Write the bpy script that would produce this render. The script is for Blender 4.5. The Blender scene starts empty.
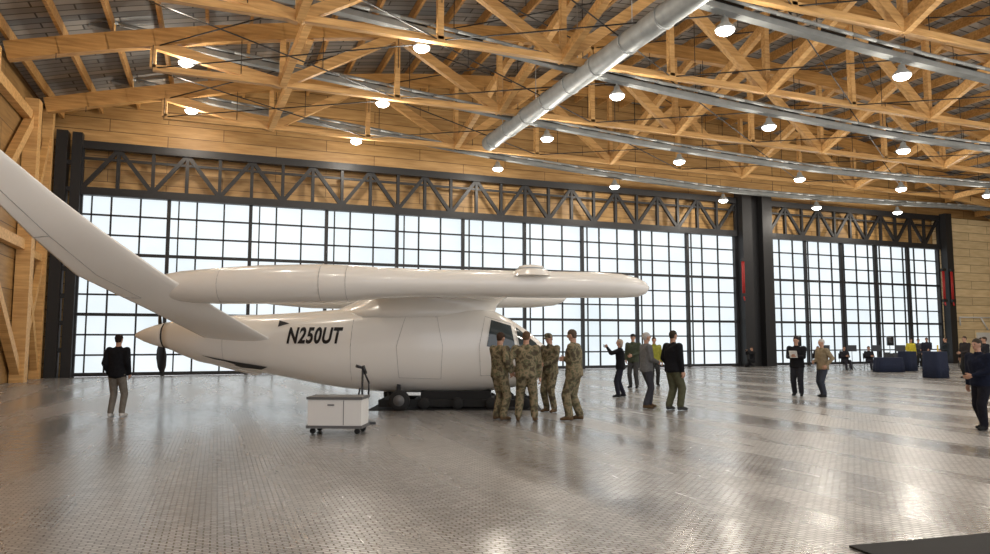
import bpy, bmesh, math, random
from mathutils import Vector, Matrix, Euler
random.seed(4)
scene=bpy.context.scene
scene.view_settings.view_transform='Standard'
V=Vector
COL=scene.collection

# ------------------------------------------------------------------ materials
def newmat(name):
    m=bpy.data.materials.new(name); m.use_nodes=True
    nt=m.node_tree; b=nt.nodes['Principled BSDF']
    return m,nt,b
def mat(name,col,rough=.5,metal=0,em=None,es=0,var=.0,scale=8,bump=0,coat=0,spec=None):
    m,nt,b=newmat(name)
    b.inputs['Base Color'].default_value=(*col,1); b.inputs['Roughness'].default_value=rough
    b.inputs['Metallic'].default_value=metal
    if coat: b.inputs['Coat Weight'].default_value=coat; b.inputs['Coat Roughness'].default_value=.08
    if spec is not None: b.inputs['Specular IOR Level'].default_value=spec
    if em: b.inputs['Emission Color'].default_value=(*em,1); b.inputs['Emission Strength'].default_value=es
    if var or bump:
        tc=nt.nodes.new('ShaderNodeTexCoord'); n=nt.nodes.new('ShaderNodeTexNoise')
        n.inputs['Scale'].default_value=scale; n.inputs['Detail'].default_value=4
        nt.links.new(tc.outputs['Object'],n.inputs['Vector'])
        if var:
            r=nt.nodes.new('ShaderNodeValToRGB')
            r.color_ramp.elements[0].position=.3; r.color_ramp.elements[1].position=.7
            r.color_ramp.elements[0].color=(*[c*(1-var) for c in col],1)
            r.color_ramp.elements[1].color=(*[min(1,c*(1+var)) for c in col],1)
            nt.links.new(n.outputs['Fac'],r.inputs['Fac']); nt.links.new(r.outputs['Color'],b.inputs['Base Color'])
        if bump:
            bp=nt.nodes.new('ShaderNodeBump'); bp.inputs['Strength'].default_value=bump; bp.inputs['Distance'].default_value=.02
            nt.links.new(n.outputs['Fac'],bp.inputs['Height']); nt.links.new(bp.outputs['Normal'],b.inputs['Normal'])
    return m
def wood(name,c1,c2,stretch=(1,12,12),rough=.55,boards=None):
    m,nt,b=newmat(name); L=nt.links
    tc=nt.nodes.new('ShaderNodeTexCoord'); mp=nt.nodes.new('ShaderNodeMapping'); mp.inputs['Scale'].default_value=stretch
    n=nt.nodes.new('ShaderNodeTexNoise'); n.inputs['Scale'].default_value=.9; n.inputs['Detail'].default_value=5
    r=nt.nodes.new('ShaderNodeValToRGB'); r.color_ramp.elements[0].position=.35; r.color_ramp.elements[1].position=.68
    r.color_ramp.elements[0].color=(*c1,1); r.color_ramp.elements[1].color=(*c2,1)
    L.new(tc.outputs['Object'],mp.inputs['Vector']); L.new(mp.outputs['Vector'],n.inputs['Vector']); L.new(n.outputs['Fac'],r.inputs['Fac'])
    out=r.outputs['Color']
    if boards:
        sx=nt.nodes.new('ShaderNodeSeparateXYZ'); cb=nt.nodes.new('ShaderNodeCombineXYZ')
        L.new(tc.outputs['Object'],sx.inputs[0]); L.new(sx.outputs[boards[0]],cb.inputs[0]); L.new(sx.outputs[boards[1]],cb.inputs[1])
        bk=nt.nodes.new('ShaderNodeTexBrick'); bk.inputs['Scale'].default_value=1
        bk.inputs['Brick Width'].default_value=boards[2]; bk.inputs['Row Height'].default_value=boards[3]
        bk.inputs['Mortar Size'].default_value=.018; bk.inputs['Color1'].default_value=(.80,.80,.80,1); bk.inputs['Color2'].default_value=(1,1,1,1)
        bk.inputs['Mortar'].default_value=(.28,.24,.2,1)
        L.new(cb.outputs[0],bk.inputs['Vector'])
        mx=nt.nodes.new('ShaderNodeMix'); mx.data_type='RGBA'; mx.blend_type='MULTIPLY'; mx.inputs[0].default_value=1
        L.new(out,mx.inputs[6]); L.new(bk.outputs['Color'],mx.inputs[7]); out=mx.outputs[2]
    L.new(out,b.inputs['Base Color']); b.inputs['Roughness'].default_value=rough
    return m
M={}
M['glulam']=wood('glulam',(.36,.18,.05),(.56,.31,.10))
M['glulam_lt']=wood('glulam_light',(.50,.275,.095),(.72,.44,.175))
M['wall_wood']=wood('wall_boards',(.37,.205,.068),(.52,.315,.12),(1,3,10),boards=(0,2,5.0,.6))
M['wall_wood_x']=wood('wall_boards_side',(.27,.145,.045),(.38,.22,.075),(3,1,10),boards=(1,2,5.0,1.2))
M['wall_pale']=wood('wall_pale',(.66,.50,.27),(.80,.63,.37),(1,1,6),boards=(0,2,4.0,.6))
M['steel']=mat('dark_steel',(.009,.009,.010),.5,.1)
M['steel2']=mat('mullion_steel',(.012,.012,.014),.5,.1)
M['galv']=mat('galvanised',(.34,.36,.36),.5,.2,var=.15,scale=3)
M['rail']=mat('grey_rail',(.22,.23,.225),.55,.1,var=.15,scale=2)
M['rod']=mat('black_rod',(.015,.013,.011),.5,.2)
M['lamp']=mat('lamp_glow',(1,1,1),.4,em=(1,.97,.93),es=9)
M['white']=mat('aircraft_white',(.88,.845,.78),.22,coat=.5)
M['whiteline']=mat('panel_line',(.42,.40,.37),.5)
M['black']=mat('black_gloss',(.012,.012,.014),.3)
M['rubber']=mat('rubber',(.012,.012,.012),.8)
M['glass']=mat('tinted_glass',(.04,.055,.06),.08,spec=.8)
M['navy']=mat('navy_cloth',(.006,.012,.036),.85,bump=.4,scale=14)
M['red']=mat('red_hose',(.35,.015,.012),.5)
M['cartwhite']=mat('cart_white',(.80,.79,.76),.4)
M['cartgrey']=mat('cart_grey',(.13,.13,.13),.5)
M['yellow']=mat('yellow',(.75,.55,.05),.5)
M['pipewhite']=mat('pipe_white',(.6,.6,.58),.5)

def deckmat():
    m,nt,b=newmat('roof_deck'); L=nt.links
    tc=nt.nodes.new('ShaderNodeTexCoord'); sx=nt.nodes.new('ShaderNodeSeparateXYZ'); cb=nt.nodes.new('ShaderNodeCombineXYZ')
    L.new(tc.outputs['Object'],sx.inputs[0]); L.new(sx.outputs[0],cb.inputs[0]); L.new(sx.outputs[1],cb.inputs[1])
    bk=nt.nodes.new('ShaderNodeTexBrick'); bk.inputs['Scale'].default_value=1
    bk.inputs['Brick Width'].default_value=2.4; bk.inputs['Row Height'].default_value=.42
    bk.inputs['Mortar Size'].default_value=.03; bk.inputs['Color1'].default_value=(.18,.18,.175,1); bk.inputs['Color2'].default_value=(.36,.33,.29,1)
    bk.inputs['Mortar'].default_value=(.05,.045,.04,1)
    L.new(cb.outputs[0],bk.inputs['Vector']); L.new(bk.outputs['Color'],b.inputs['Base Color']); b.inputs['Roughness'].default_value=.6
    return m
M['deck']=deckmat()
def floormat():
    m,nt,b=newmat('floor_matting'); L=nt.links
    tc=nt.nodes.new('ShaderNodeTexCoord'); mp=nt.nodes.new('ShaderNodeMapping')
    L.new(tc.outputs['Object'],mp.inputs['Vector'])
    bk=nt.nodes.new('ShaderNodeTexBrick'); bk.inputs['Scale'].default_value=1
    bk.inputs['Brick Width'].default_value=.11; bk.inputs['Row Height'].default_value=.05
    bk.inputs['Mortar Size'].default_value=.008; bk.inputs['Mortar Smooth'].default_value=.4
    bk.inputs['Color1'].default_value=(.46,.445,.425,1); bk.inputs['Color2'].default_value=(.66,.64,.615,1); bk.inputs['Mortar'].default_value=(.17,.16,.15,1)
    L.new(mp.outputs[0],bk.inputs['Vector'])
    n=nt.nodes.new('ShaderNodeTexNoise'); n.inputs['Scale'].default_value=.35; n.inputs['Detail'].default_value=8
    mp2=nt.nodes.new('ShaderNodeMapping'); mp2.inputs['Scale'].default_value=(2.2,.3,1); mp2.inputs['Rotation'].default_value=(0,0,.25)
    L.new(tc.outputs['Object'],mp2.inputs['Vector']); L.new(mp2.outputs[0],n.inputs['Vector'])
    r=nt.nodes.new('ShaderNodeValToRGB'); r.color_ramp.elements[0].position=.3; r.color_ramp.elements[1].position=.7
    r.color_ramp.elements[0].color=(.72,.71,.70,1); r.color_ramp.elements[1].color=(1,1,1,1); L.new(n.outputs['Fac'],r.inputs['Fac'])
    mx=nt.nodes.new('ShaderNodeMix'); mx.data_type='RGBA'; mx.blend_type='MULTIPLY'; mx.inputs[0].default_value=1
    L.new(bk.outputs['Color'],mx.inputs[6]); L.new(r.outputs['Color'],mx.inputs[7])
    mr=nt.nodes.new('ShaderNodeMapRange'); mr.inputs[1].default_value=.3; mr.inputs[2].default_value=.7; mr.inputs[3].default_value=.15; mr.inputs[4].default_value=.36
    L.new(n.outputs['Fac'],mr.inputs[0]); L.new(mr.outputs[0],b.inputs['Roughness'])
    L.new(mx.outputs[2],b.inputs['Base Color'])
    bp=nt.nodes.new('ShaderNodeBump'); bp.inputs['Strength'].default_value=.5; bp.inputs['Distance'].default_value=.008
    L.new(bk.outputs['Fac'],bp.inputs['Height']); bp.invert=True; L.new(bp.outputs['Normal'],b.inputs['Normal'])
    b.inputs['Specular IOR Level'].default_value=.65; b.inputs['Metallic'].default_value=.35
    return m
M['floor']=floormat()
def panelmat():
    m,nt,b=newmat('translucent_panel'); L=nt.links
    tc=nt.nodes.new('ShaderNodeTexCoord'); n=nt.nodes.new('ShaderNodeTexNoise'); n.inputs['Scale'].default_value=.25; n.inputs['Detail'].default_value=3
    L.new(tc.outputs['Object'],n.inputs['Vector'])
    r=nt.nodes.new('ShaderNodeValToRGB'); r.color_ramp.elements[0].position=.3; r.color_ramp.elements[1].position=.7
    r.color_ramp.elements[0].color=(.72,.81,.85,1); r.color_ramp.elements[1].color=(.88,.94,.97,1)
    L.new(n.outputs['Fac'],r.inputs['Fac']); L.new(r.outputs['Color'],b.inputs['Emission Color'])
    b.inputs['Base Color'].default_value=(.04,.04,.04,1); b.inputs['Emission Strength'].default_value=1.12; b.inputs['Roughness'].default_value=.6
    return m
M['panel']=panelmat()
def camo():
    m,nt,b=newmat('camouflage_cloth'); L=nt.links
    tc=nt.nodes.new('ShaderNodeTexCoord'); n=nt.nodes.new('ShaderNodeTexNoise'); n.inputs['Scale'].default_value=9; n.inputs['Detail'].default_value=2.5
    L.new(tc.outputs['Object'],n.inputs['Vector'])
    r=nt.nodes.new('ShaderNodeValToRGB'); r.color_ramp.interpolation='CONSTANT'
    cs=[(0,(.07,.052,.03)),(.42,(.12,.115,.06)),(.5,(.24,.185,.11)),(.58,(.15,.135,.075)),(.64,(.08,.06,.035))]
    e=r.color_ramp.elements; e[0].position=0; e[0].color=(*cs[0][1],1); e[1].position=cs[1][0]; e[1].color=(*cs[1][1],1)
    for p,c in cs[2:]:
        q=e.new(p); q.color=(*c,1)
    L.new(n.outputs['Fac'],r.inputs['Fac']); L.new(r.outputs['Color'],b.inputs['Base Color']); b.inputs['Roughness'].default_value=.9
    return m
M['camo']=camo()
_cm={}
def cloth(col):
    if col=='camo': return M['camo']
    k=tuple(col)
    if k not in _cm: _cm[k]=mat('cloth_%02d'%len(_cm),col,.9,var=.18,scale=18,bump=.35,spec=.15)
    return _cm[k]
SKIN=mat('skin',(.45,.25,.165),.5)
EYE=mat('eye',(.03,.02,.015),.2); LIP=mat('lip',(.35,.12,.10),.5)

# ------------------------------------------------------------------ mesh helpers
def obj(name,bm,mats,smooth=False,parent=None,loc=None,rot=None):
    me=bpy.data.meshes.new(name); bm.normal_update(); bm.to_mesh(me); bm.free()
    for m in (mats if isinstance(mats,(list,tuple)) else [mats]): me.materials.append(m)
    if smooth: me.polygons.foreach_set('use_smooth',[True]*len(me.polygons))
    o=bpy.data.objects.new(name,me); COL.objects.link(o)
    if parent: o.parent=parent
    if loc: o.location=loc
    if rot: o.rotation_euler=rot
    return o
def empty(name,loc=(0,0,0),rz=0):
    e=bpy.data.objects.new(name,None); e.location=loc; e.rotation_euler=(0,0,rz); COL.objects.link(e); e.empty_display_size=.3; return e
def box(bm,x0,x1,y0,y1,z0,z1,mi=0):
    vs=[bm.verts.new(p) for p in [(x0,y0,z0),(x1,y0,z0),(x1,y1,z0),(x0,y1,z0),(x0,y0,z1),(x1,y0,z1),(x1,y1,z1),(x0,y1,z1)]]
    for f in [(0,3,2,1),(4,5,6,7),(0,1,5,4),(1,2,6,5),(2,3,7,6),(3,0,4,7)]:
        fc=bm.faces.new([vs[i] for i in f]); fc.material_index=mi
def beam(bm,p0,p1,w,h,mi=0):
    p0=V(p0);p1=V(p1);d=(p1-p0).normalized()
    up=V((0,0,1)) if abs(d.z)<.95 else V((0,1,0))
    s=d.cross(up).normalized(); u=s.cross(d).normalized()
    vs=[]
    for p in (p0,p1):
        for a,b in ((-1,-1),(1,-1),(1,1),(-1,1)): vs.append(bm.verts.new(p+s*a*w/2+u*b*h/2))
    for f in [(0,1,2,3),(7,6,5,4),(0,4,5,1),(1,5,6,2),(2,6,7,3),(3,7,4,0)]:
        fc=bm.faces.new([vs[i] for i in f]); fc.material_index=mi
def tube(bm,p0,p1,r0,r1=None,n=12,mi=0):
    r1=r0 if r1 is None else r1
    p0=V(p0);p1=V(p1);d=(p1-p0).normalized()
    up=V((0,0,1)) if abs(d.z)<.95 else V((0,1,0))
    s=d.cross(up).normalized(); u=s.cross(d)
    A=[];B=[]
    for i in range(n):
        a=2*math.pi*i/n; o=s*math.cos(a)+u*math.sin(a)
        A.append(bm.verts.new(p0+o*r0)); B.append(bm.verts.new(p1+o*r1))
    for i in range(n):
        j=(i+1)%n; f=bm.faces.new((A[i],A[j],B[j],B[i])); f.material_index=mi; f.smooth=True
    f=bm.faces.new(A[::-1]); f.material_index=mi; f=bm.faces.new(B); f.material_index=mi
def lathe(bm,prof,c=(0,0,0),n=20,mi=0,axis='z'):
    rings=[]
    for r,z in prof:
        ring=[]
        for i in range(n):
            a=2*math.pi*i/n; x,y=r*math.cos(a),r*math.sin(a)
            p=(x,y,z) if axis=='z' else ((z,x,y) if axis=='x' else (x,z,y))
            ring.append(bm.verts.new(V(p)+V(c)))
        rings.append(ring)
    for k in range(len(rings)-1):
        for i in range(n):
            j=(i+1)%n; f=bm.faces.new((rings[k][i],rings[k][j],rings[k+1][j],rings[k+1][i])); f.material_index=mi; f.smooth=True
    for ring in (rings[0],rings[-1]):
        f=bm.faces.new(ring); f.material_index=mi
def loft(bm,secs,mi=0,caps=True):
    rs=[[bm.verts.new(p) for p in s] for s in secs]; n=len(rs[0])
    for k in range(len(rs)-1):
        for i in range(n):
            j=(i+1)%n; f=bm.faces.new((rs[k][i],rs[k][j],rs[k+1][j],rs[k+1][i])); f.material_index=mi; f.smooth=True
    if caps:
        bm.faces.new(rs[0][::-1]); bm.faces.new(rs[-1])
    bmesh.ops.recalc_face_normals(bm,faces=bm.faces[:])

# ------------------------------------------------------------------ hangar shell
WY=36.4
XL=-7.5; XR=56.0
def ztop(x): return 15.3-.0048*(x-22)**2
bm=bmesh.new(); box(bm,XL-1,XR+1,-8,WY+1.2,-.3,0); obj('floor',bm,M['floor'])
bm=bmesh.new(); N=40; rows=[]
for i in range(N+1):
    x=XL-.5+(XR-XL+1)*i/N; z=ztop(x)+.95
    rows.append([bm.verts.new(p) for p in [(x,-8,z),(x,WY+1,z),(x,WY+1,z+.2),(x,-8,z+.2)]])
for i in range(N):
    for k in range(4):
        j=(k+1)%4; bm.faces.new((rows[i][k],rows[i][j],rows[i+1][j],rows[i+1][k]))
bmesh.ops.recalc_face_normals(bm,faces=bm.faces[:]); obj('ceiling',bm,M['deck'])
D1=(-6.2,30.65); D2=(33.05,48.96); DT=10.65; GT=8.28
def profile_wall(bm,xs,z0,y0,y1):
    pts=[]
    for x in xs: pts.append((x,z0,ztop(x)+1.0))
    for y in (y0,y1):
        vs=[(bm.verts.new((x,y,a)),bm.verts.new((x,y,b))) for x,a,b in pts]
        for i in range(len(vs)-1): bm.faces.new((vs[i][0],vs[i+1][0],vs[i+1][1],vs[i][1]))
bm=bmesh.new()
profile_wall(bm,[XL+(XR-XL)*i/30 for i in range(31)],GT,WY+.75,WY+.95)
box(bm,XL,D1[0],WY+.75,WY+.95,0,GT); box(bm,D1[1],D2[0],WY+.75,WY+.95,0,GT)
obj('wall_back',bm,M['wall_wood'])
bm=bmesh.new(); box(bm,D2[1],XR,WY+.1,WY+.7,0,10.6); obj('wall_back_side',bm,M['wall_pale'])
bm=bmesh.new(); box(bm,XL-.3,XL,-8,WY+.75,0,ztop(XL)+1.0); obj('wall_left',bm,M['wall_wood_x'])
bm=bmesh.new(); box(bm,XR,XR+.3,6,WY+.9,0,ztop(XR)+1.0); obj('wall_right',bm,M['wall_pale'])
bm=bmesh.new()
for y in (33,27,21,15,9):
    beam(bm,(XL+.3,y,0),(XL+.3,y,11.3),.5,.6)
for a,b in ((33,27),(27,21),(21,15)):
    beam(bm,(XL+.25,a,.3),(XL+.25,b,5.4),.3,.38); beam(bm,(XL+.25,b,5.4),(XL+.25,a,10.6),.3,.38)
    beam(bm,(XL+.2,a,5.4),(XL+.2,b,5.4),.3,.4); beam(bm,(XL+.2,a,10.6),(XL+.2,b,10.6),.3,.4)
beam(bm,(XL+.25,36,0),(XL+.25,36,11.8),.4,.4); beam(bm,(XL+.2,36,5.2),(XL+.2,33,5.2),.25,.3)
beam(bm,(XL+.25,36,.3),(XL+.25,33,5.2),.25,.3); beam(bm,(XL+.25,33,5.4),(XL+.25,36,10.6),.25,.3)
beam(bm,(XL+.25,36,5.0),(XL+.25,33,.3),.22,.28)
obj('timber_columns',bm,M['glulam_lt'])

# ------------------------------------------------------------------ hangar doors
def hdoor(name,x0,x1,ncol,nthick):
    e=empty(name,(0,0,0))
    bm=bmesh.new(); box(bm,x0,x1,WY+.42,WY+.47,.05,GT); obj('translucent_panels',bm,M['panel'],parent=e)
    bm=bmesh.new(); w=x1-x0
    for i in range(ncol+1):
        x=x0+w*i/ncol; beam(bm,(x,WY+.36,.05),(x,WY+.36,GT),.075,.08)
    for k in range(10):
        z=.06+(GT-.06)*k/9; beam(bm,(x0,WY+.36,z),(x1,WY+.36,z),.08,.08)
    for i in range(nthick+1):
        x=x0+w*i/nthick; beam(bm,(x,WY+.2,0),(x,WY+.2,GT),.16,.18)
        if i<nthick:
            xb=x+.42; beam(bm,(xb,WY+.36,.05),(xb,WY+.36,GT),.06,.08)
    for z in (.12,2.8,5.55): beam(bm,(x0,WY+.2,z),(x1,WY+.2,z),.16,.14)
    obj('mullions',bm,M['steel2'],parent=e)
    bm=bmesh.new()
    for z in (GT+.1,DT-.15):
        beam(bm,(x0,WY+.1,z),(x1,WY+.1,z),.35,.36)
    beam(bm,(x0,WY+.1,DT-.75),(x1,WY+.1,DT-.75),.1,.12)
    n=int(round(w/1.45)); zb=GT+.2; zt=DT-.25
    for i in range(n+1):
        x=x0+w*i/n; beam(bm,(x,WY+.1,zb),(x,WY+.1,zt),.15,.18)
        if i<n:
            xb=x0+w*(i+1)/n
            if i%2==0: beam(bm,(x,WY+.1,zb),(xb,WY+.1,zt),.15,.18)
            else: beam(bm,(x,WY+.1,zt),(xb,WY+.1,zb),.15,.18)
    obj('header_truss',bm,M['steel'],parent=e)
    return e
hdoor('door_1',D1[0]+.25,D1[1]-.1,30,10)
hdoor('door_2',D2[0]+.1,D2[1]-.2,14,5)
bm=bmesh.new()
box(bm,D1[0]-.75,D1[0]-.3,WY-.35,WY+.3,0,11); box(bm,D1[0]-.15,D1[0]+.25,WY-.2,WY+.3,0,11)
for z in [1.2*k for k in range(1,9)]: beam(bm,(D1[0]-.5,WY-.1,z),(D1[0],WY-.1,z),.15,.2)
obj('door_jamb',bm,M['steel'])
bm=bmesh.new()
box(bm,D1[1]+.02,D1[1]+.75,WY-.45,WY+.3,0,11); box(bm,D2[0]-.8,D2[0]-.02,WY-.45,WY+.3,0,11)
box(bm,D1[1]+.75,D2[0]-.8,WY-.0,WY+.3,0,11)
PIL=obj('door_pillar',bm,M['steel'])
bm=bmesh.new(); box(bm,D2[1]-.08,D2[1]+.55,WY-.45,WY+.05,0,10.8); JB=obj('door_jamb.001',bm,M['steel'])
for x,pp in ((D1[1]-.2,PIL),(D2[1]-.8,JB),(D2[1]+.05,JB)):
    bm=bmesh.new()
    for dx in (0,.12): tube(bm,(dx,0,-1.1),(dx,0,1.1),.045)
    tube(bm,(.06,0,-1.1),(.06,-.06,-1.4),.05)
    box(bm,-.06,.3,-.06,.12,1.05,1.25,1); box(bm,-.06,.3,-.06,.12,-1.15,-.95,1)
    obj('red_hoses',bm,[M['red'],M['steel']],loc=(x,WY-.55,5.5),parent=pp)
bm=bmesh.new()
tube(bm,(50.3,WY-.1,3.3),(54.5,WY-.1,3.3),.05); tube(bm,(50.3,WY-.1,3.3),(50.3,WY-.1,2.7),.05); tube(bm,(52.5,WY-.1,3.3),(53.2,WY-.1,2.4),.05)
box(bm,52.2,53.6,WY-.05,WY+.1,0,2.2)
obj('wall_pipe',bm,M['pipewhite'])

# ------------------------------------------------------------------ roof trusses
BZ=11.35
xs=[-6.9+ (55.4+6.9)*i/14 for i in range(15)]
def truss(name,y,sway):
    bm=bmesh.new()
    fine=[xs[0]+(xs[-1]-xs[0])*i/42 for i in range(43)]
    for i in range(42): beam(bm,(fine[i],y,ztop(fine[i])),(fine[i+1]+.02,y,ztop(fine[i+1])),.34,.62,0)
    beam(bm,(xs[1],y,BZ),(xs[-2],y,BZ),.22,.22,1)
    for i in range(1,14):
        x=xs[i]; zt=ztop(x)
        if zt-BZ>.8:
            beam(bm,(x,y,BZ),(x,y,zt-.2),.20,.22,1)
    for i in range(1,13):
        a,b=xs[i],xs[i+1]
        if i%2==0: p=(a,y,BZ),(b,y,ztop(b)-.2)
        else: p=(a,y,ztop(a)-.2),(b,y,BZ)
        beam(bm,p[0],p[1],.26,.36,1)
    if sway:
        for i in range(2,13,2):
            x=xs[i]; beam(bm,(x,y,BZ),(x+1.0,y-6,ztop(x+1)-.2),.26,.34,1)
    for i in range(1,13,2):
        a,b=xs[i],xs[i+2] if i+2<15 else xs[14]
        tube(bm,(a,y,ztop(a)-.3),(b,y-5.8,ztop(b)-.3),.026,n=6,mi=2); tube(bm,(b,y,ztop(b)-.3),(a,y-5.8,ztop(a)-.3),.026,n=6,mi=2)
        tube(bm,(a,y,BZ),(b,y-5.8,BZ),.024,n=6,mi=2); tube(bm,(b,y,BZ),(a,y-5.8,BZ),.024,n=6,mi=2)
    for i in range(1,42,2): tube(bm,(fine[i],y-.2,ztop(fine[i])-.3),(fine[i],y-.2,max(BZ-.2,ztop(fine[i])-1.6)),.014,n=5,mi=2)
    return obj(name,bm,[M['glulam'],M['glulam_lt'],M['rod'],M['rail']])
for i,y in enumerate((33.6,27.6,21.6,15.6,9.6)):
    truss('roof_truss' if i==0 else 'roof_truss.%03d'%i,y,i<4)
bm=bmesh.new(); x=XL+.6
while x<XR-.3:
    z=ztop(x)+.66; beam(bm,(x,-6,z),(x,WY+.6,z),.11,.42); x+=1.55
obj('roof_purlins',bm,M['glulam'])

LX=[-1.4,6,13.4,20.4,27.8,35,42]; LZ=[11.95,11.3,10.6,10.2,9.95,10.0,10.15]
RX=[-4.6,-1.4,6,13.4,20.4,27.8,35,42,54]; RZ=[13.0,12.45,11.85,11.15,10.75,10.5,10.55,10.7,11.0]
def interp(x):
    for i in range(len(RX)-1):
        if RX[i]<=x<=RX[i+1]: return RZ[i]+(RZ[i+1]-RZ[i])*(x-RX[i])/(RX[i+1]-RX[i])
    return RZ[-1]
lampn=0; ys=(34.2,28.2,22.2,16.2,10.2,4.2)  # last two lamp rows are out of view, added to light the hangar
for ri,y in enumerate(ys):
    bm=bmesh.new()
    pts=[RX[0]+(RX[-1]-RX[0])*i/60 for i in range(61)]
    sm=[sum(interp(min(max(p+dx,RX[0]),RX[-1])) for dx in (-2,-1,0,1,2))/5 for p in pts]
    for i in range(60): beam(bm,(pts[i],y,sm[i]),(pts[i+1],y,sm[i+1]),.30,.20)
    for i in range(0,60,2): beam(bm,(pts[i],y-.16,sm[i]+.14),(pts[i+1],y-.16,sm[i+1]+.14),.06,.07,1)
    for i in range(60): tube(bm,(pts[i],y-.4,sm[i]+.1),(pts[i+1],y-.4,sm[i+1]+.1),.06,n=6)
    for i in range(2,60,5): tube(bm,(pts[i],y,sm[i]),(pts[i],y,ztop(pts[i])+.6),.015,n=5,mi=1)
    obj('ceiling_rail' if ri==0 else 'ceiling_rail.%03d'%ri,bm,[M['rail'],M['rod']])
    for x,z in zip(LX,LZ):
        nm='pendant_lamp' if lampn==0 else 'pendant_lamp.%03d'%lampn; lampn+=1
        bm=bmesh.new()
        zr=interp(x)-.12
        if zr-z>.32: tube(bm,(0,0,.3),(0,0,zr-z),.025,n=6,mi=1)
        lathe(bm,[(.02,.34),(.10,.33),(.12,.2),(.15,.16),(.28,.02),(.29,-.02),(.28,-.03)],n=16,mi=1)
        lathe(bm,[(.27,-.025),(.25,-.09),(.17,-.15),(.05,-.175),(.001,-.18)],n=16,mi=0)
        o=obj(nm,bm,[M['lamp'],M['galv']],loc=(x,y,z))
        ld=bpy.data.lights.new('bulb','POINT'); ld.energy=275; ld.color=(1,.925,.81); ld.shadow_soft_size=.2
        lo=bpy.data.objects.new('bulb',ld); COL.objects.link(lo); lo.parent=o; lo.location=(0,0,-.42)
bm=bmesh.new(); dz=11.15
tube(bm,(12.0,31.8,dz),(12.0,2,dz),.36,n=28)
for k in range(16): tube(bm,(12.0,31.2-k*2,dz),(12.0,31.12-k*2,dz),.39,n=28)
lathe(bm,[(.36,0),(.32,.12),(.2,.2),(.02,.22)],c=(12.0,31.8,dz),n=24,axis='y')
for k in range(8): tube(bm,(12,30-k*3.7,dz),(12,30-k*3.7,dz+3.2),.015,n=5)
obj('ventilation_duct',bm,M['galv'])

# ------------------------------------------------------------------ aircraft
AP=empty('airplane',(2.78,18.23,0),-math.radians(21.2))
ST=[(-4.22,2.10,1.44,.33),(-3.8,2.18,1.27,.46),(-3.34,2.23,1.1,.6),(-2.5,2.27,.95,.68),(-1.6,2.3,.80,.76),(-.1,2.40,.52,.87),(1.14,2.53,.38,.92),(2.38,2.60,.35,.92),(3.3,2.55,.36,.88),(3.9,2.40,.40,.82),(4.4,2.15,.47,.73),(4.85,1.85,.58,.6),(5.2,1.55,.72,.42),(5.42,1.33,.88,.24),(5.54,1.15,1.05,.05)]
def cr(p0,p1,p2,p3,t):
    return .5*((2*p1)+(-p0+p2)*t+(2*p0-5*p1+4*p2-p3)*t*t+(-p0+3*p1-3*p2+p3)*t**3)
def station(x):
    x=max(ST[0][0],min(ST[-1][0],x))
    for i in range(len(ST)-1):
        if ST[i][0]<=x<=ST[i+1][0]+1e-9: break
    a=ST[max(0,i-1)];b=ST[i];c=ST[i+1];d=ST[min(len(ST)-1,i+2)]; t=(x-b[0])/(c[0]-b[0])
    return [cr(a[k],b[k],c[k],d[k],t) for k in (1,2,3)]
def fsec(x,n=40,e=2.3):
    zt,zb,w=station(x); zc=(zt+zb)/2; h=(zt-zb)/2; r=[]
    for i in range(n):
        a=2*math.pi*i/n; c,s=math.cos(a),math.sin(a)
        r.append(V((x,w*math.copysign(abs(c)**(2/e),c),zc+h*math.copysign(abs(s)**(2/e),s))))
    return r
def fy(x,z,off=.0,e=2.3):
    zt,zb,w=station(x); zc=(zt+zb)/2; h=(zt-zb)/2; q=min(1,abs((z-zc)/h))
    return -(w*(max(0,1-q**e))**(1/e)+off)
bm=bmesh.new(); nx=80
X=[ST[0][0]+(ST[-1][0]-ST[0][0])*(1-(1-i/nx)**1.4) for i in range(nx+1)]
loft(bm,[fsec(x) for x in X]); obj('fuselage',bm,M['white'],parent=AP)
bm=bmesh.new(); lathe(bm,[(.01,-5.04),(.06,-5.0),(.16,-4.8),(.25,-4.55),(.30,-4.36),(.31,-4.22)],c=(0,0,1.77),n=24,axis='x'); obj('spinner',bm,M['white'],parent=AP)
bm=bmesh.new()
for k in range(2):
    a=math.radians(100+180*k)
    dr=V((0,math.cos(a),math.sin(a))); tn=V((0,-math.sin(a),math.cos(a)))
    secs=[]
    for r,c,tw,th in [(.24,.06,60,.03),(.35,.10,50,.022),(.55,.14,35,.016),(.8,.12,30,.010),(.98,.05,25,.006)]:
        cd=(tn*math.cos(math.radians(tw))+V((1,0,0))*math.sin(math.radians(tw))); nn=dr.cross(cd)
        secs.append([V((-4.40,0,1.77))+dr*r+cd*(c*math.cos(q))+nn*(th*math.sin(q)) for q in [2*math.pi*j/10 for j in range(10)]])
    loft(bm,secs)
tube(bm,(-4.27,0,1.77),(-4.24,0,1.77),.325,n=24)
obj('propeller',bm,M['black'],parent=AP)
def P(px,py,d): return V(((px-495)/715*d*.996+4, d-18, 1.65+(340-py)/715*d))
def wingsecs(pairs,th,n=18):
    out=[]
    for k,(a,b) in enumerate(pairs):
        le,te=a,b; nxt=pairs[min(k+1,len(pairs)-1)][0]; prv=pairs[max(k-1,0)][0]
        sp=(nxt-prv).normalized(); ch=(te-le); nn=sp.cross(ch).normalized(); t=th*ch.length; s=[]
        for i in range(n):
            q=2*math.pi*i/n; u=.5-.5*math.cos(q)
            tt=t*1.2*(math.sqrt(max(u,0))*(1-u)*1.9+.02)
            s.append(le+ch*u+nn*(tt*.55 if q<math.pi else -tt*.45))
        out.append(s)
    return out
bm=bmesh.new()
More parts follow.
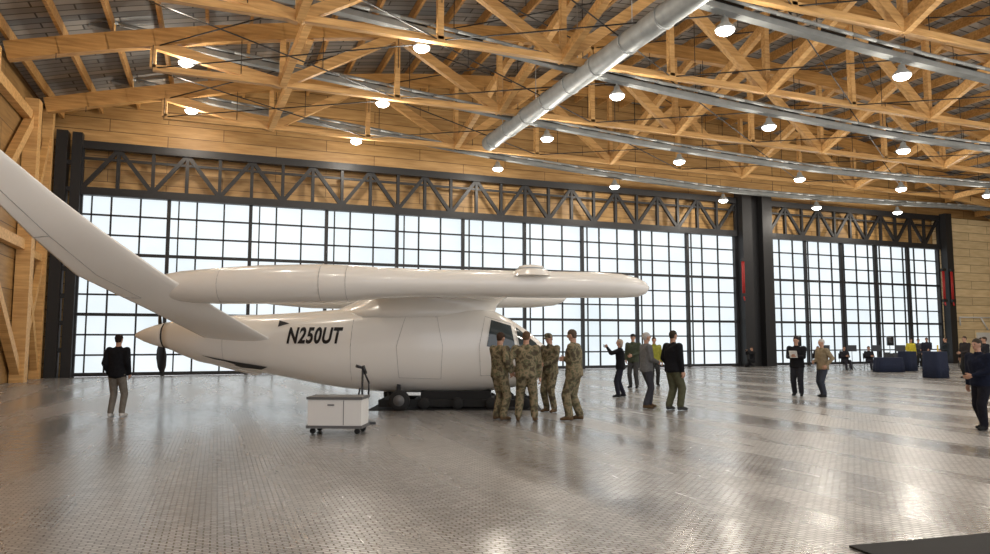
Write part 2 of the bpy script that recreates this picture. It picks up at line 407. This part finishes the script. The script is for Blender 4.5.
tp=[((300,352,17.9),(225,348,17.9)),((272,340,17.3),(200,336,17.3)),((215,308,16.3),(145,309,16.0)),((155,270,15.2),(72,275,14.9)),((95,229,14.3),(26,237,14.0)),((45,192,13.7),(-10,203,13.4)),((-5,152,13.1),(-48,168,12.9)),((-30,132,12.9),(-60,145,12.8))]
def dens(tp,m=3):
    o=[]
    for i in range(len(tp)-1):
        for j in range(m):
            t=j/m; o.append(tuple(tuple(x+(y-x)*t for x,y in zip(a,b)) for a,b in zip(tp[i],tp[i+1])))
    o.append(tp[-1]); return o
prs=[(P(*a),P(*b)) for a,b in dens(tp)]
tsec=wingsecs(prs,.075)
loft(bm,tsec); obj('tail_surface',bm,M['white'],parent=AP)
bm=bmesh.new()
for idx in (6,12):
    for k in range(7,len(tsec)-3): tube(bm,tsec[k][idx],tsec[k+1][idx],.009,n=5)
for k in (7,12,len(tsec)-3):
    for i in range(6,12): tube(bm,tsec[k][i],tsec[k][i+1],.009,n=5)
obj('hinge_lines',bm,M['whiteline'],parent=AP)
def bsec(px,yt,yb,d=16,wd=1.15,n=28):
    a=P(px,yt,d);b=P(px,yb,d); c=(a+b)/2; h=(a.z-b.z)/2
    return [c+V((0,h*wd*math.cos(q),h*math.sin(q))) for q in [2*math.pi*i/n for i in range(n)]]
BS=[(146,285,289),(150,280,294),(158,275,299),(180,271,302),(215,268,304),(260,265,304),(320,264,303),(345,265,302),(375,267,299),(420,269,297),(480,270,297),(540,271,298),(595,272,298),(622,274,298),(638,278,297),(646,282,294),(650,287,289)]
bm=bmesh.new(); loft(bm,[bsec(*b) for b in BS]); 
obj('boom',bm,M['white'],parent=AP)
bm=bmesh.new()
for px,yt,yb in ((322,264,303),(348,265.2,301.6),(222,267.8,303.8)):
    s=bsec(px,yt-.2,yb+.2); 
    for i in range(len(s)): tube(bm,s[i],s[(i+1)%len(s)],.006,n=5)
obj('boom_seams',bm,M['whiteline'],parent=AP)
bm=bmesh.new(); FB=[(-2.2,.02),(-2.0,.12),(-1.5,.2),(-.4,.30),(1,.33),(3,.30),(6,.28),(6.6,.22),(6.85,.12),(6.95,.02)]
loft(bm,[[V((x-.9,2.6+1.1*r*math.cos(q),2.86+r*math.sin(q))) for q in [2*math.pi*i/24 for i in range(24)]] for x,r in FB])
obj('boom_far',bm,M['white'],parent=AP)
bm=bmesh.new(); c=P(531,273,16)
lathe(bm,[(.50,-.08),(.46,.0),(.34,.07),(.30,.08),(.27,.15),(.12,.18),(.01,.185)],c=c,n=28); 
obj('motor_mount',bm,M['white'],parent=AP)
bm=bmesh.new(); lathe(bm,[(.31,.075),(.32,.10),(.30,.11)],c=c,n=28); obj('motor_ring',bm,M['galv'],parent=AP)
bm=bmesh.new()
def W(xl,xt,y,z): return (V((xl,y,z)),V((xt,y,z+.02)))
wp=[W(4.3,1.0,-1.95,2.82),W(4.3,1.0,-1.0,2.80),W(4.3,1.0,0,2.78),W(4.25,1.1,1,2.80),W(3.9,1.4,3,2.9),W(3.5,1.7,5,3.0),W(3.1,1.9,6.5,3.05)]
loft(bm,wingsecs(wp,.12)); obj('wing',bm,M['white'],parent=AP)
bm=bmesh.new(); secs=[]
for z,x0,x1,w in [(2.2,-.3,4.0,.80),(2.38,.0,4.0,.74),(2.52,.3,4.05,.68),(2.62,.55,4.15,.66),(2.72,.75,4.3,.68),(2.80,.8,4.5,.75)]:
    c=(x0+x1)/2;a=(x1-x0)/2; secs.append([V((c+a*math.cos(q),w*math.sin(q),z)) for q in [2*math.pi*i/40 for i in range(40)]])
loft(bm,secs); obj('wing_root_fairing',bm,M['white'],parent=AP)
bm=bmesh.new()
loft(bm,wingsecs([(V((-1.4,.1,1.0)),V((-2.9,.1,1.35))),(V((-1.9,-.1,.78)),V((-3.2,-.15,1.1)))],.09)); obj('ventral_fin',bm,M['white'],parent=AP)
bm=bmesh.new()
pts=[(-3.15,1.28),(-2.2,.98),(-1.7,.93),(-1.5,1.0),(-2.3,1.12)]
vs=[bm.verts.new((x,fy(x,z,.02),z)) for x,z in pts]; bm.faces.new(vs)
obj('tail_marking',bm,M['black'],parent=AP)
def patch(name,quad,m,nu=14,nv=8,off=.012,side=1):
    bm=bmesh.new(); g=[]
    (ax,az),(bx,bz),(cx,cz),(dx,dz_)=quad
    for i in range(nu+1):
        row=[]
        for j in range(nv+1):
            u=i/nu;v=j/nv
            x=(ax*(1-u)+bx*u)*(1-v)+(dx*(1-u)+cx*u)*v; z=(az*(1-u)+bz*u)*(1-v)+(dz_*(1-u)+cz*u)*v
            row.append(bm.verts.new((x,fy(x,z,off)*side,z)))
        g.append(row)
    for i in range(nu):
        for j in range(nv): bm.faces.new((g[i][j],g[i+1][j],g[i+1][j+1],g[i][j+1]))
    return obj(name,bm,m,smooth=True,parent=AP)
for s in (1,-1):
    patch('side_window',[(3.8,1.5),(4.5,1.4),(4.38,2.0),(3.9,2.14)],M['glass'],side=s)
    patch('windshield',[(4.6,1.40),(5.17,1.26),(5.0,1.58),(4.5,1.97)],M['glass'],side=s)
def pline(pts,name,off=.001,r=.005,side=1):
    bm=bmesh.new(); q=[]
    for i in range(len(pts)-1):
        for k in range(6):
            t=k/6; x=pts[i][0]*(1-t)+pts[i+1][0]*t; z=pts[i][1]*(1-t)+pts[i+1][1]*t; q.append(V((x,fy(x,z,off)*side,z)))
    x,z=pts[-1]; q.append(V((x,fy(x,z,off)*side,z)))
    for a,b in zip(q,q[1:]): tube(bm,a,b,r,n=5)
    obj(name,bm,M['whiteline'],parent=AP)
pline([(1.7,.75),(2.7,.72),(2.75,1.5),(2.6,2.2),(1.85,2.25),(1.65,1.5),(1.7,.75)],'cargo_door_line')
pline([(3.65,.8),(4.4,.8),(4.58,1.38),(4.45,2.03),(3.75,2.22),(3.62,1.5),(3.65,.8)],'cockpit_door_line')
pline([(.55,.55),(.55,1.5),(.6,2.4)],'skin_seam'); pline([(-2.6,1.1),(-2.6,1.6),(-2.6,2.15)],'skin_seam_aft')
cu=bpy.data.curves.new('reg','FONT'); cu.body='N250UT'; cu.size=.56; cu.shear=.22; cu.offset=.020; cu.space_character=1.1
to=bpy.data.objects.new('reg',cu); COL.objects.link(to)
bpy.context.view_layer.update()
me=bpy.data.meshes.new_from_object(to.evaluated_get(bpy.context.evaluated_depsgraph_get())); bpy.data.objects.remove(to)
bm=bmesh.new(); bm.from_mesh(me); bmesh.ops.triangulate(bm,faces=bm.faces[:]); 
bmesh.ops.subdivide_edges(bm,edges=bm.edges[:],cuts=3,use_grid_fill=True)
x0=min(v.co.x for v in bm.verts);x1=max(v.co.x for v in bm.verts);y0=min(v.co.y for v in bm.verts);y1=max(v.co.y for v in bm.verts)
for v in bm.verts:
    x=-1.0+(v.co.x-x0)/(x1-x0)*1.36; z=1.56+(v.co.y-y0)/(y1-y0)*.40
    v.co=V((x,fy(x,z,.012),z))
bmesh.ops.recalc_face_normals(bm,faces=bm.faces[:]); obj('registration_number',bm,M['black'],parent=AP)
bm=bmesh.new(); vs=[bm.verts.new((x,fy(x,z,.012),z)) for x,z in ((-1.25,2.13),(-1.25,1.97),(-.98,2.05))]; bm.faces.new(vs); obj('arrow_marking',bm,M['black'],parent=AP)
def wheel(name,x,y,r,w,zt):
    bm=bmesh.new()
    lathe(bm,[(r*.55,-w/2),(r*.9,-w/2),(r,-w/4),(r,w/4),(r*.9,w/2),(r*.55,w/2)],c=(x,y,r),n=28,mi=0,axis='y')
    lathe(bm,[(.01,-w/2-.01),(r*.55,-w/2-.005),(r*.55,w/2+.005),(.01,w/2+.01)],c=(x,y,r),n=20,mi=1,axis='y')
    s=1 if y>0 else -1
    if abs(y)>.1: beam(bm,(x,y-s*.14,r),(x-.1,y*.5,zt),.09,.12,2); beam(bm,(x,y-s*.16,r),(x,y,r),.06,.06,2)
    else:
        beam(bm,(x,y-.1,r),(x,y-.1,zt),.05,.05,2); beam(bm,(x,y+.1,r),(x,y+.1,zt),.05,.05,2); beam(bm,(x,y-.13,r),(x,y+.13,r),.05,.05,2)
    obj(name,bm,[M['rubber'],M['cartgrey'],M['black']],parent=AP)
wheel('main_wheel_near',1.75,-1.05,.24,.2,.6); wheel('main_wheel_far',1.3,1.05,.24,.2,.6); wheel('nose_wheel',4.3,0,.19,.14,.6)
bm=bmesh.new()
for y in (-.62,.62): box(bm,1.2,4.95,y-.09,y+.09,.06,.22)
for x in (1.3,2.1,3.0,3.9): box(bm,x-.08,x+.08,-.62,.62,.08,.22)
box(bm,2.2,3.9,-.55,.5,.22,.42)
box(bm,1.0,5.1,-1.0,.9,.001,.012)  # flat dark sheet standing in for the aircraft's shadow on the floor
for x in (2.3,3.1,3.9,4.7):
    for y in (-.78,.78): lathe(bm,[(.01,-.05),(.12,-.05),(.14,-.03),(.14,.03),(.12,.05),(.01,.05)],c=(x,y,.145),n=20,axis='y')
obj('dolly_and_shadow_sheet',bm,M['rubber'],parent=AP)

# ------------------------------------------------------------------ equipment cart
C=empty('equipment_cart',(2.08,13.15,0),-math.radians(21.2+4))
bm=bmesh.new(); box(bm,-.48,.48,-.27,.27,.15,.60); bmesh.ops.bevel(bm,geom=bm.edges[:],offset=.02,segments=2); obj('cabinet',bm,M['cartwhite'],parent=C)
bm=bmesh.new(); box(bm,-.50,.50,-.29,.29,.605,.65); box(bm,-.50,.50,-.29,.29,.10,.15)
box(bm,.16,.172,-.275,-.268,.16,.59); box(bm,-.12,.0,-.29,-.27,.50,.52)
obj('trim_and_handles',bm,M['cartgrey'],parent=C)
bm=bmesh.new()
for x in (-.4,.4):
    for y in (-.2,.2):
        lathe(bm,[(.01,-.02),(.05,-.02),(.05,.02),(.01,.02)],c=(x,y,.05),n=16,axis='y'); box(bm,x-.03,x+.03,y-.03,y+.03,.085,.11)
obj('castors',bm,M['rubber'],parent=C)
S=empty('charger_stand',(2.72,14.3,0),.2)
bm=bmesh.new(); box(bm,-.22,.22,-.18,.18,.0,.04); tube(bm,(0,0,.04),(0,0,1.1),.022); tube(bm,(0,0,1.1),(-.14,0,1.14),.03); tube(bm,(0,0,1.14),(.06,0,.98),.04)
pts=[V((.04,0,1.0)),V((.14,0,.8)),V((.13,0,.5)),V((.02,.02,.35)),V((-.08,.02,.5)),V((-.05,0,.7))]
for a,b in zip(pts,pts[1:]): tube(bm,a,b,.02,n=8)
obj('stand_body',bm,M['black'],parent=S)

# ------------------------------------------------------------------ people
def ell(c,r,nu=12,nv=7):
    c=V(c);o=[]
    for j in range(1,nv):
        t=math.pi*j/nv
        for i in range(nu):
            a=2*math.pi*i/nu; o.append(c+V((r[0]*math.sin(t)*math.cos(a),r[1]*math.sin(t)*math.sin(a),r[2]*math.cos(t))))
    o.append(c+V((0,0,r[2]))); o.append(c-V((0,0,r[2]))); return o
def hull(bm,pts,mi=0,smooth=True):
    t=bmesh.new()
    for p in pts: t.verts.new(p)
    r=bmesh.ops.convex_hull(t,input=t.verts[:])
    bad=[v for v in t.verts if not v.link_faces]
    bmesh.ops.delete(t,geom=bad,context='VERTS')
    mp={}
    for v in t.verts: mp[v]=bm.verts.new(v.co)
    for f in t.faces:
        nf=bm.faces.new([mp[v] for v in f.verts]); nf.material_index=mi; nf.smooth=smooth
    t.free()
def r3(r): return (r,r,r) if isinstance(r,(int,float)) else r
def ik(a,c,l1,l2,pole):
    a=V(a);c=V(c);d=c-a;L=min(d.length,(l1+l2)*.999); dn=d.normalized()
    x=(l1*l1-l2*l2+L*L)/(2*L); h=math.sqrt(max(0,l1*l1-x*x))
    p=V(pole); p=(p-dn*p.dot(dn)).normalized()
    return a+dn*x+p*h, a+dn*L
def remesh(segs,vox):
    bm=bmesh.new()
    for a,b,ra,rb,mi in segs: hull(bm,ell(a,r3(ra))+ell(b,r3(rb)))
    me=bpy.data.meshes.new('t'); bmesh.ops.recalc_face_normals(bm,faces=bm.faces[:]); bm.to_mesh(me); bm.free()
    o=bpy.data.objects.new('t',me); COL.objects.link(o)
    m=o.modifiers.new('r','REMESH'); m.mode='VOXEL'; m.voxel_size=vox; m.use_smooth_shade=True
    s=o.modifiers.new('s','SMOOTH'); s.iterations=3; s.factor=.5
    bpy.context.view_layer.update()
    me2=bpy.data.meshes.new_from_object(o.evaluated_get(bpy.context.evaluated_depsgraph_get()))
    bpy.data.objects.remove(o)
    info=[(V(a),V(b),V(r3(ra)),V(r3(rb)),mi) for a,b,ra,rb,mi in segs]
    for p in me2.polygons:
        c=p.center; best=9e9;bi=0
        for a,b,ra,rb,mi in info:
            d=b-a; t=max(0,min(1,(c-a).dot(d)/max(d.length_squared,1e-9))); q=c-(a+d*t); r=ra.lerp(rb,t)
            v=math.sqrt((q.x/r.x)**2+(q.y/r.y)**2+(q.z/r.z)**2)
            if v<best: best=v;bi=mi
        p.material_index=bi; p.use_smooth=True
    return me2
def person(name,loc,face,H=1.78,top=(.02,.02,.02),trs=(.1,.1,.1),shoe=(.02,.02,.02),hair=(.06,.04,.03),skin=SKIN,
           arms=('down','down'),stance=(.0,.0),lean=0,head=(0,0),hairstyle='short',cap=None,woman=False,pose='stand',shirt=(.5,.5,.5),prop=None,bulk=1.1,width=.06):
    segs=[]; b=bulk
    def T(p):
        p=V(p)-V(hip); p=Matrix.Rotation(math.radians(lean),3,'Y')@p; return p+V(hip)
    hip=(0,0,.515)
    if pose=='sit': hip=(0,0,.27)
    if pose=='crouch': hip=(-.04,0,.20)
    dz=hip[2]-.515
    def U(x,y,z): return T((x+hip[0],y,z+dz))
    sw=.104*(.9 if woman else 1)*(.6+.4*b)
    for s,i in ((1,0),(-1,1)):
        hp=V((hip[0],s*.048,hip[2]-.01)); fx=stance[i]; fyy=s*width
        if pose=='sit': ank=V((.27,s*.07,.045)); pole=(.2,0,1)
        elif pose=='crouch': ank=V((.06 if s>0 else -.10,s*.06,.045)); pole=(1,s*.3,.2)
        else: ank=V((fx,fyy,.045)); pole=(1,s*.1,0)
        kn,an=ik(hp,ank,.245,.232,pole)
        if pose=='stand': an=ank
        segs.append((hp,kn,(.056*b,.054*b,.06),(.042*b,.040*b,.041),1))
        segs.append((kn,an+V((0,0,.018)),(.042*b,.040*b,.041),(.036*b,.034*b,.025),1))
        segs.append((an+V((-.022,0,-.018)),an+V((.02,s*.004,-.012)),(.024,.024,.025),(.026,.026,.028),2))
        segs.append((an+V((.02,s*.004,-.014)),an+V((.082,s*.014,-.026)),(.026,.026,.026),(.024,.025,.018),2))
    hr=1.06 if woman else 1
    segs.append((V(hip)+V((0,.03,0)),V(hip)+V((0,-.03,0)),(.068*b,.056*hr,.055),(.068*b,.056*hr,.055),1))
    segs.append((U(0,0,.49),U(0,0,.60),(.082*b,.103*hr*b,.03),(.072*b,.094*b,.05),0))
    segs.append((U(0,0,.60),U(.004,0,.73),(.072*b,.094*b,.05),(.076*b,.108*b if not woman else .095*b,.06),0))
    for s in (1,-1): segs.append((U(.002,s*.035,.755),U(0,s*(sw-.012),.80),(.066*b,.06,.055),(.042,.035,.035),0))
    segs.append((U(0,.03,.80),U(0,-.03,.80),(.045,.05,.035),(.045,.05,.035),0))
    segs.append((U(-.003,0,.80),U(.008,0,.835),(.042,.044,.03),(.037,.038,.02),0))
    hands=[]
    PO={'down':(.025,.150,.485),'front':(.15,.03,.60),'crossed':(.10,-.04,.66),'pocket':(.045,.125,.515),'photo':(.22,.01,.845),'behind':(-.09,.03,.52),
        'raised':(.20,.16,.80),'hold':(.19,.04,.67),'hip':(.03,.155,.545),'point':(.30,.12,.76),'knee':(.18,.08,.62)}
    for s,k in ((1,0),(-1,1)):
        t=PO[arms[k]]; sh=U(0,s*sw,.80); w=U(t[0],s*t[1],t[2])
        if arms[k]=='down': pole=V((-1,s*.2,0))
        elif arms[k]=='pocket': pole=V((-1,s*.45,0))
        else: pole=V((-.6,s*.5,-.5))
        el,w=ik(sh,w,.165,.150,pole)
        segs.append((sh,el,(.041*b,.039*b,.040),(.033*b,.033*b,.031),0)); segs.append((el,w,(.033*b,.033*b,.031),(.025,.025,.023),0))
        hands.append((el,w,s))
    segs.append((U(0,0,.82),U(.012,0,.875),(.032,.032,.02),(.032,.032,.02),3))
    segs=[(a*H,bb*H,V(r3(ra))*H,V(r3(rb))*H,mi) for a,bb,ra,rb,mi in segs]
    body=remesh(segs,.019)
    Rm=Matrix.Rotation(math.radians(head[1]),3,'Z')@Matrix.Rotation(math.radians(head[0]+lean*.5),3,'Y')
    nk=U(.0,0,.875)
    def Hd(x,y,z): 
        return (nk+Rm@(V((.014+x,y,.055+z))))*H
    hs=[(Hd(-.006,0,.004),Hd(.004,0,.002),(.050*H,.042*H,.056*H),(.046*H,.040*H,.052*H),3),
        (Hd(.006,0,-.012),Hd(.024,0,-.047),(.040*H,.037*H,.036*H),(.018*H,.021*H,.016*H),3),
        (Hd(.046,0,.004),Hd(.056,0,-.014),(.006*H,.005*H,.008*H),(.008*H,.0075*H,.006*H),3),
        (Hd(-.012,0,-.04),Hd(-.008,0,-.07),(.030*H,.030*H,.02*H),(.030*H,.031*H,.02*H),3)]
    for s in (1,-1):
        hs.append((Hd(-.002,s*.042,.002),Hd(-.002,s*.042,-.018),(.009*H,.005*H,.009*H),(.007*H,.005*H,.007*H),3))
    hm=remesh(hs,.0085)
    bm=bmesh.new(); bm.from_mesh(body); bm.from_mesh(hm)
    for s in (1,-1): hull(bm,ell(Hd(.0445,s*.016,.0),(.006*H,.007*H,.004*H),8,5),5)
    hull(bm,ell(Hd(.041,0,-.034),(.006*H,.012*H,.003*H),8,5),6)
    def hp_(parts,mi):
        for a,bb,ra,rb in parts: hull(bm,ell(a,ra,14,9)+ell(bb,rb,14,9),mi)
    if hairstyle!='bald':
        hp_([(Hd(-.012,0,.012),Hd(-.004,0,.016),(.050*H,.0445*H,.050*H),(.049*H,.043*H,.048*H)),
             (Hd(-.022,0,.0),Hd(-.024,0,-.028),(.036*H,.040*H,.03*H),(.028*H,.034*H,.016*H))],4)
    if hairstyle=='long':
        hp_([(Hd(-.022,0,.01),Hd(-.028,0,-.06),(.045*H,.048*H,.045*H),(.026*H,.046*H,.03*H))],4)
    if cap is not None:
        hp_([(Hd(-.004,0,.022),Hd(-.004,0,.04),(.056*H,.048*H,.012*H),(.050*H,.044*H,.026*H))],7)
        hp_([(Hd(.04,0,.02),Hd(.075,0,.014),(.02*H,.040*H,.004*H),(.012*H,.028*H,.003*H))],7)
    for el,w,s in hands:
        d=(w-el).normalized(); n=V((0,-s,0)) if abs(d.y)<.8 else V((0,0,-1)); n=(n-d*n.dot(d)).normalized()
        sd=d.cross(n).normalized()
        if sd.dot(V((1,0,.6)))<0: sd=-sd
        def q(a,c,e): return (w+d*a+sd*c+n*e)*H
        rr=.0105
        hull(bm,ell(q(.0,.0,0),(.017*H,)*3,8,5)+ell(q(.046,.017,0),(rr*H,)*3,8,5)+ell(q(.046,-.016,0),(rr*H,)*3,8,5),3)
        for k,(off,ln) in enumerate(((.019,.036),(.0065,.042),(-.006,.039),(-.018,.030))):
            a0=q(.050,off,.0); a1=q(.050+ln*.5,off,.007); a2=q(.050+ln*.8,off,.024)
            hull(bm,ell(a0,(.0062*H,)*3,6,4)+ell(a1,(.0056*H,)*3,6,4),3); hull(bm,ell(a1,(.0056*H,)*3,6,4)+ell(a2,(.0046*H,)*3,6,4),3)
        a0=q(.014,.016,.0);a1=q(.036,.033,.008);a2=q(.054,.037,.016)
        hull(bm,ell(a0,(.008*H,)*3,6,4)+ell(a1,(.0066*H,)*3,6,4),3); hull(bm,ell(a1,(.0066*H,)*3,6,4)+ell(a2,(.0052*H,)*3,6,4),3)
    if prop=='paper':
        c=(hands[0][1]+hands[1][1])/2*H+V((.09,0,.05)); 
        hull(bm,[c+V(p) for p in ((-.06,-.11,-.1),(-.06,.11,-.1),(.06,-.11,.1),(.06,.11,.1),(-.063,-.11,-.095),(-.063,.11,-.095),(.057,-.11,.105),(.057,.11,.105))],8,False)
    if prop=='phone':
        c=hands[0][1]*H+V((.10,-.0,.05)); hull(bm,[c+V((x,y,z)) for x in (-.006,.006) for y in (-.08,.08) for z in (-.04,.04)],2,False)
    me=bpy.data.meshes.new(name); bm.to_mesh(me); bm.free()
    for m in (cloth(top),cloth(trs),cloth(shoe),skin,cloth(hair),EYE,LIP,cloth(cap if cap is not None else shirt),cloth(shirt)): me.materials.append(m)
    o=bpy.data.objects.new(name,me); COL.objects.link(o)
    zmin=min(v.co.z for v in me.vertices)
    o.location=(loc[0],loc[1],-zmin+.001); o.rotation_euler=(0,0,math.radians(face))
    return o
AW=68.8; LEFT=158.8; RIGHT=-21.2; CAM=248.8
BK=(.010,.010,.012); boot=(.12,.075,.04)
person('man_in_black_hoodie',(-1.99,17.49),AW,1.80,top=BK,trs=(.17,.15,.125),shoe=(.6,.58,.55),hair=(.02,.013,.01),arms=('pocket','pocket'),stance=(0,.03),bulk=1.05)
sol=dict(top='camo',trs='camo',shoe=boot)
person('soldier',(5.52,13.98),RIGHT+40,1.84,hair=(.05,.03,.02),arms=('front','hip'),head=(12,10),bulk=1.2,**sol)
person('soldier',(5.95,13.58),AW-8,1.86,hair=(.12,.07,.04),arms=('hip','down'),head=(8,-10),width=.09,bulk=1.26,**sol)
person('soldier',(7.20,15.05),CAM-45,1.84,cap='camo',arms=('front','front'),head=(18,0),bulk=1.15,**sol)
person('soldier',(6.94,13.36),LEFT-20,1.90,hair=(.10,.07,.05),arms=('crossed','crossed'),head=(12,-5),stance=(.04,-.04),bulk=1.28,width=.075,**sol)
person('woman_taking_photo',(11.0,18.26),LEFT-5,1.70,top=BK,trs=(.02,.02,.03),hair=(.35,.28,.22),hairstyle='long',woman=True,arms=('photo','photo'),prop='phone',stance=(.05,-.05))
person('man_in_cap',(13.47,21.5),CAM-30,1.88,top=(.05,.06,.04),trs=(.05,.05,.05),cap=(.02,.02,.02),arms=('front','pocket'))
person('man_in_grey_vest',(9.82,15.1),RIGHT+10,1.86,top=(.14,.14,.14),trs=(.05,.05,.06),shoe=(.10,.06,.03),hair=(.45,.42,.40),arms=('down','front'),stance=(.06,-.04))
person('man_in_black_jacket',(10.14,14.44),RIGHT+25,1.90,top=BK,trs=(.085,.085,.05),shoe=(.05,.05,.05),hair=(.04,.03,.02),arms=('pocket','down'),stance=(-.03,.05),bulk=1.28)
person('man_in_yellow_vest',(14.85,22.3),CAM,1.78,top=(.25,.25,.04),trs=(.03,.03,.03),arms=('down','down'))
person('man_holding_papers',(16.08,16.69),CAM-35,1.77,top=BK,trs=(.02,.02,.025),hair=(.03,.02,.02),arms=('hold','hold'),prop='paper',stance=(.02,-.04),shirt=(.7,.7,.68),bulk=1.22)
person('man_in_tan_jacket',(16.5,16.13),LEFT+10,1.70,top=(.24,.19,.12),trs=(.04,.045,.06),hair=(.5,.46,.42),arms=('hip','front'),stance=(.03,-.03),bulk=1.2)
person('crouching_photographer',(30.2,35.0),LEFT+20,1.8,top=BK,trs=BK,arms=('photo','photo'),pose='crouch',prop='phone')
person('guest_in_yellow_jacket',(38.39,30.82),CAM,1.76,top=(.50,.42,.04),trs=(.02,.02,.03),arms=('down','pocket'))
person('guest_in_dark_suit',(39.28,30.48),CAM-20,1.82,top=(.02,.02,.03),trs=(.02,.02,.03),arms=('front','down'))
person('guest_in_dark_suit',(36.43,27.17),LEFT,1.80,top=(.02,.025,.03),trs=(.03,.03,.03),arms=('front','front'))
person('guest_in_dark_suit',(30.54,21.88),LEFT+10,1.84,top=(.03,.025,.025),trs=(.03,.03,.03),arms=('front','down'))
person('guest_in_dark_suit',(28.2,19.4),LEFT-10,1.80,top=(.02,.02,.025),trs=(.03,.03,.03),arms=('front','front'))
person('man_in_navy_jacket',(13.3,9.25),LEFT+15,1.70,top=(.010,.013,.027),trs=(.012,.012,.017),hair=(.05,.04,.03),arms=('front','down'),stance=(.07,-.07),bulk=1.25,lean=4)
person('guest_in_grey_coat',(32.2,22.3),LEFT,1.78,top=(.10,.10,.11),trs=(.03,.03,.04),arms=('down','front'))
person('guest_in_grey_coat',(40.5,32.0),CAM,1.75,top=(.05,.05,.06),trs=(.02,.02,.02),arms=('down','front'))
def chair(loc,face):
    bm=bmesh.new(); box(bm,-.2,.2,-.21,.21,.40,.43); box(bm,-.27,-.24,-.2,.2,.6,.9)
    for x in (-.18,.18):
        for y in (-.18,.18): tube(bm,(x,y,0),(x,y,.41),.014,n=6)
    for y in (-.18,.18): tube(bm,(-.2,y,.41),(-.25,y,.9),.014,n=6)
    obj('folding_chair',bm,M['black'],loc=(loc[0],loc[1],0),rot=(0,0,math.radians(face)))
def mstand(loc,face):
    bm=bmesh.new(); tube(bm,(0,0,.05),(0,0,1.1),.015,n=6)
    for a in (0,120,240): tube(bm,(0,0,.25),(.3*math.cos(math.radians(a)),.3*math.sin(math.radians(a)),.012),.012,n=6)
    beam(bm,(-.0,-.26,1.2),(0,.26,1.2),.03,.34); obj('music_stand',bm,M['black'],loc=(loc[0],loc[1],0),rot=(0,0,math.radians(face)))
for k,(x,y) in enumerate(((31.6,31.2),(32.9,30.6),(34.3,30.2),(35.6,29.8))):
    chair((x,y),CAM); 
    if k<3: person('seated_musician',(x+.0,y),CAM,1.76,top=(.02,.02,.025),trs=(.03,.03,.04),pose='sit',arms=('hold','hold'))
    mstand((x-.45,y-.95),CAM)
for x,y,a in ((37.0,30.5,CAM),(37.9,31.9,CAM),(41.8,31.5,200),(42.8,30.9,210),(33.6,26.0,60),(36.0,25.2,130)): chair((x,y),a)
def loudspeaker(loc,face):
    bm=bmesh.new(); tube(bm,(0,0,.45),(0,0,1.35),.02,n=8)
    for a in (0,120,240): tube(bm,(0,0,.6),(.42*math.cos(math.radians(a)),.42*math.sin(math.radians(a)),.014),.014,n=6)
    loft(bm,[[V((x,y,z)) for x,y in ((-.14,-.12),(.16,-.19),(.16,.19),(-.14,.12))] for z in (1.3,1.9)])
    lathe(bm,[(.13,.155),(.12,.175),(.03,.165)],c=(0,0,1.5),n=16,axis='x'); lathe(bm,[(.06,.155),(.05,.175),(.01,.165)],c=(0,0,1.76),n=12,axis='x')
    obj('loudspeaker',bm,M['black'],loc=(loc[0],loc[1],0),rot=(0,0,math.radians(face)))
loudspeaker((30.4,31.5),CAM); loudspeaker((40.0,33.6),CAM)
def ctable(name,loc,w,d,h,rz):
    bm=bmesh.new(); n=48; secs=[]
    for z,f in ((0.01,1.06),(h*.5,1.03),(h-.06,1.0),(h-.01,.99),(h,.96)):
        s=[]
        for i in range(n):
            a=2*math.pi*i/n; c,sn=math.cos(a),math.sin(a); e=.35
            rx=w/2*math.copysign(abs(c)**e,c); ry=d/2*math.copysign(abs(sn)**e,sn)
            wv=1+(.035*math.sin(i*math.pi/1.5) if z<h*.8 else 0)
            s.append(V((rx*f*wv,ry*f*wv,z)))
        secs.append(s)
    loft(bm,secs); obj(name,bm,M['navy'],loc=(loc[0],loc[1],0),rot=(0,0,rz))
ctable('draped_table',(32.35,27.3),1.3,.7,.76,-.4)
ctable('cocktail_table',(34.48,27.93),.7,.7,1.05,0)
ctable('cocktail_table',(29.28,22.37),.75,.75,1.15,0)
bm=bmesh.new(); lathe(bm,[(.22,0),(.22,.04),(.05,.08),(.045,1.3),(.06,1.32)],n=16); obj('yellow_bollard',bm,M['yellow'],loc=(43.5,33,0))
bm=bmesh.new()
box(bm,0,3.2,-1.4,0,.002,.02); obj('dark_floor_sheet',bm,M['rubber'],loc=(4.75,4.45,0),rot=(0,0,-math.radians(6)))  # thin dark sheet lying on the floor near the camera

# ------------------------------------------------------------------ world, camera
w=bpy.data.worlds.new('overcast'); scene.world=w; w.use_nodes=True
bg=w.node_tree.nodes['Background']; bg.inputs[0].default_value=(.95,.96,1,1); bg.inputs[1].default_value=1.45
cam=bpy.data.cameras.new('camera'); co=bpy.data.objects.new('camera',cam); COL.objects.link(co)
cam.sensor_width=36; cam.lens=26; cam.clip_end=200
co.location=(0,0,1.65); co.rotation_euler=(math.radians(90)+math.atan(63/715),0,-math.atan(277/715))
scene.camera=co
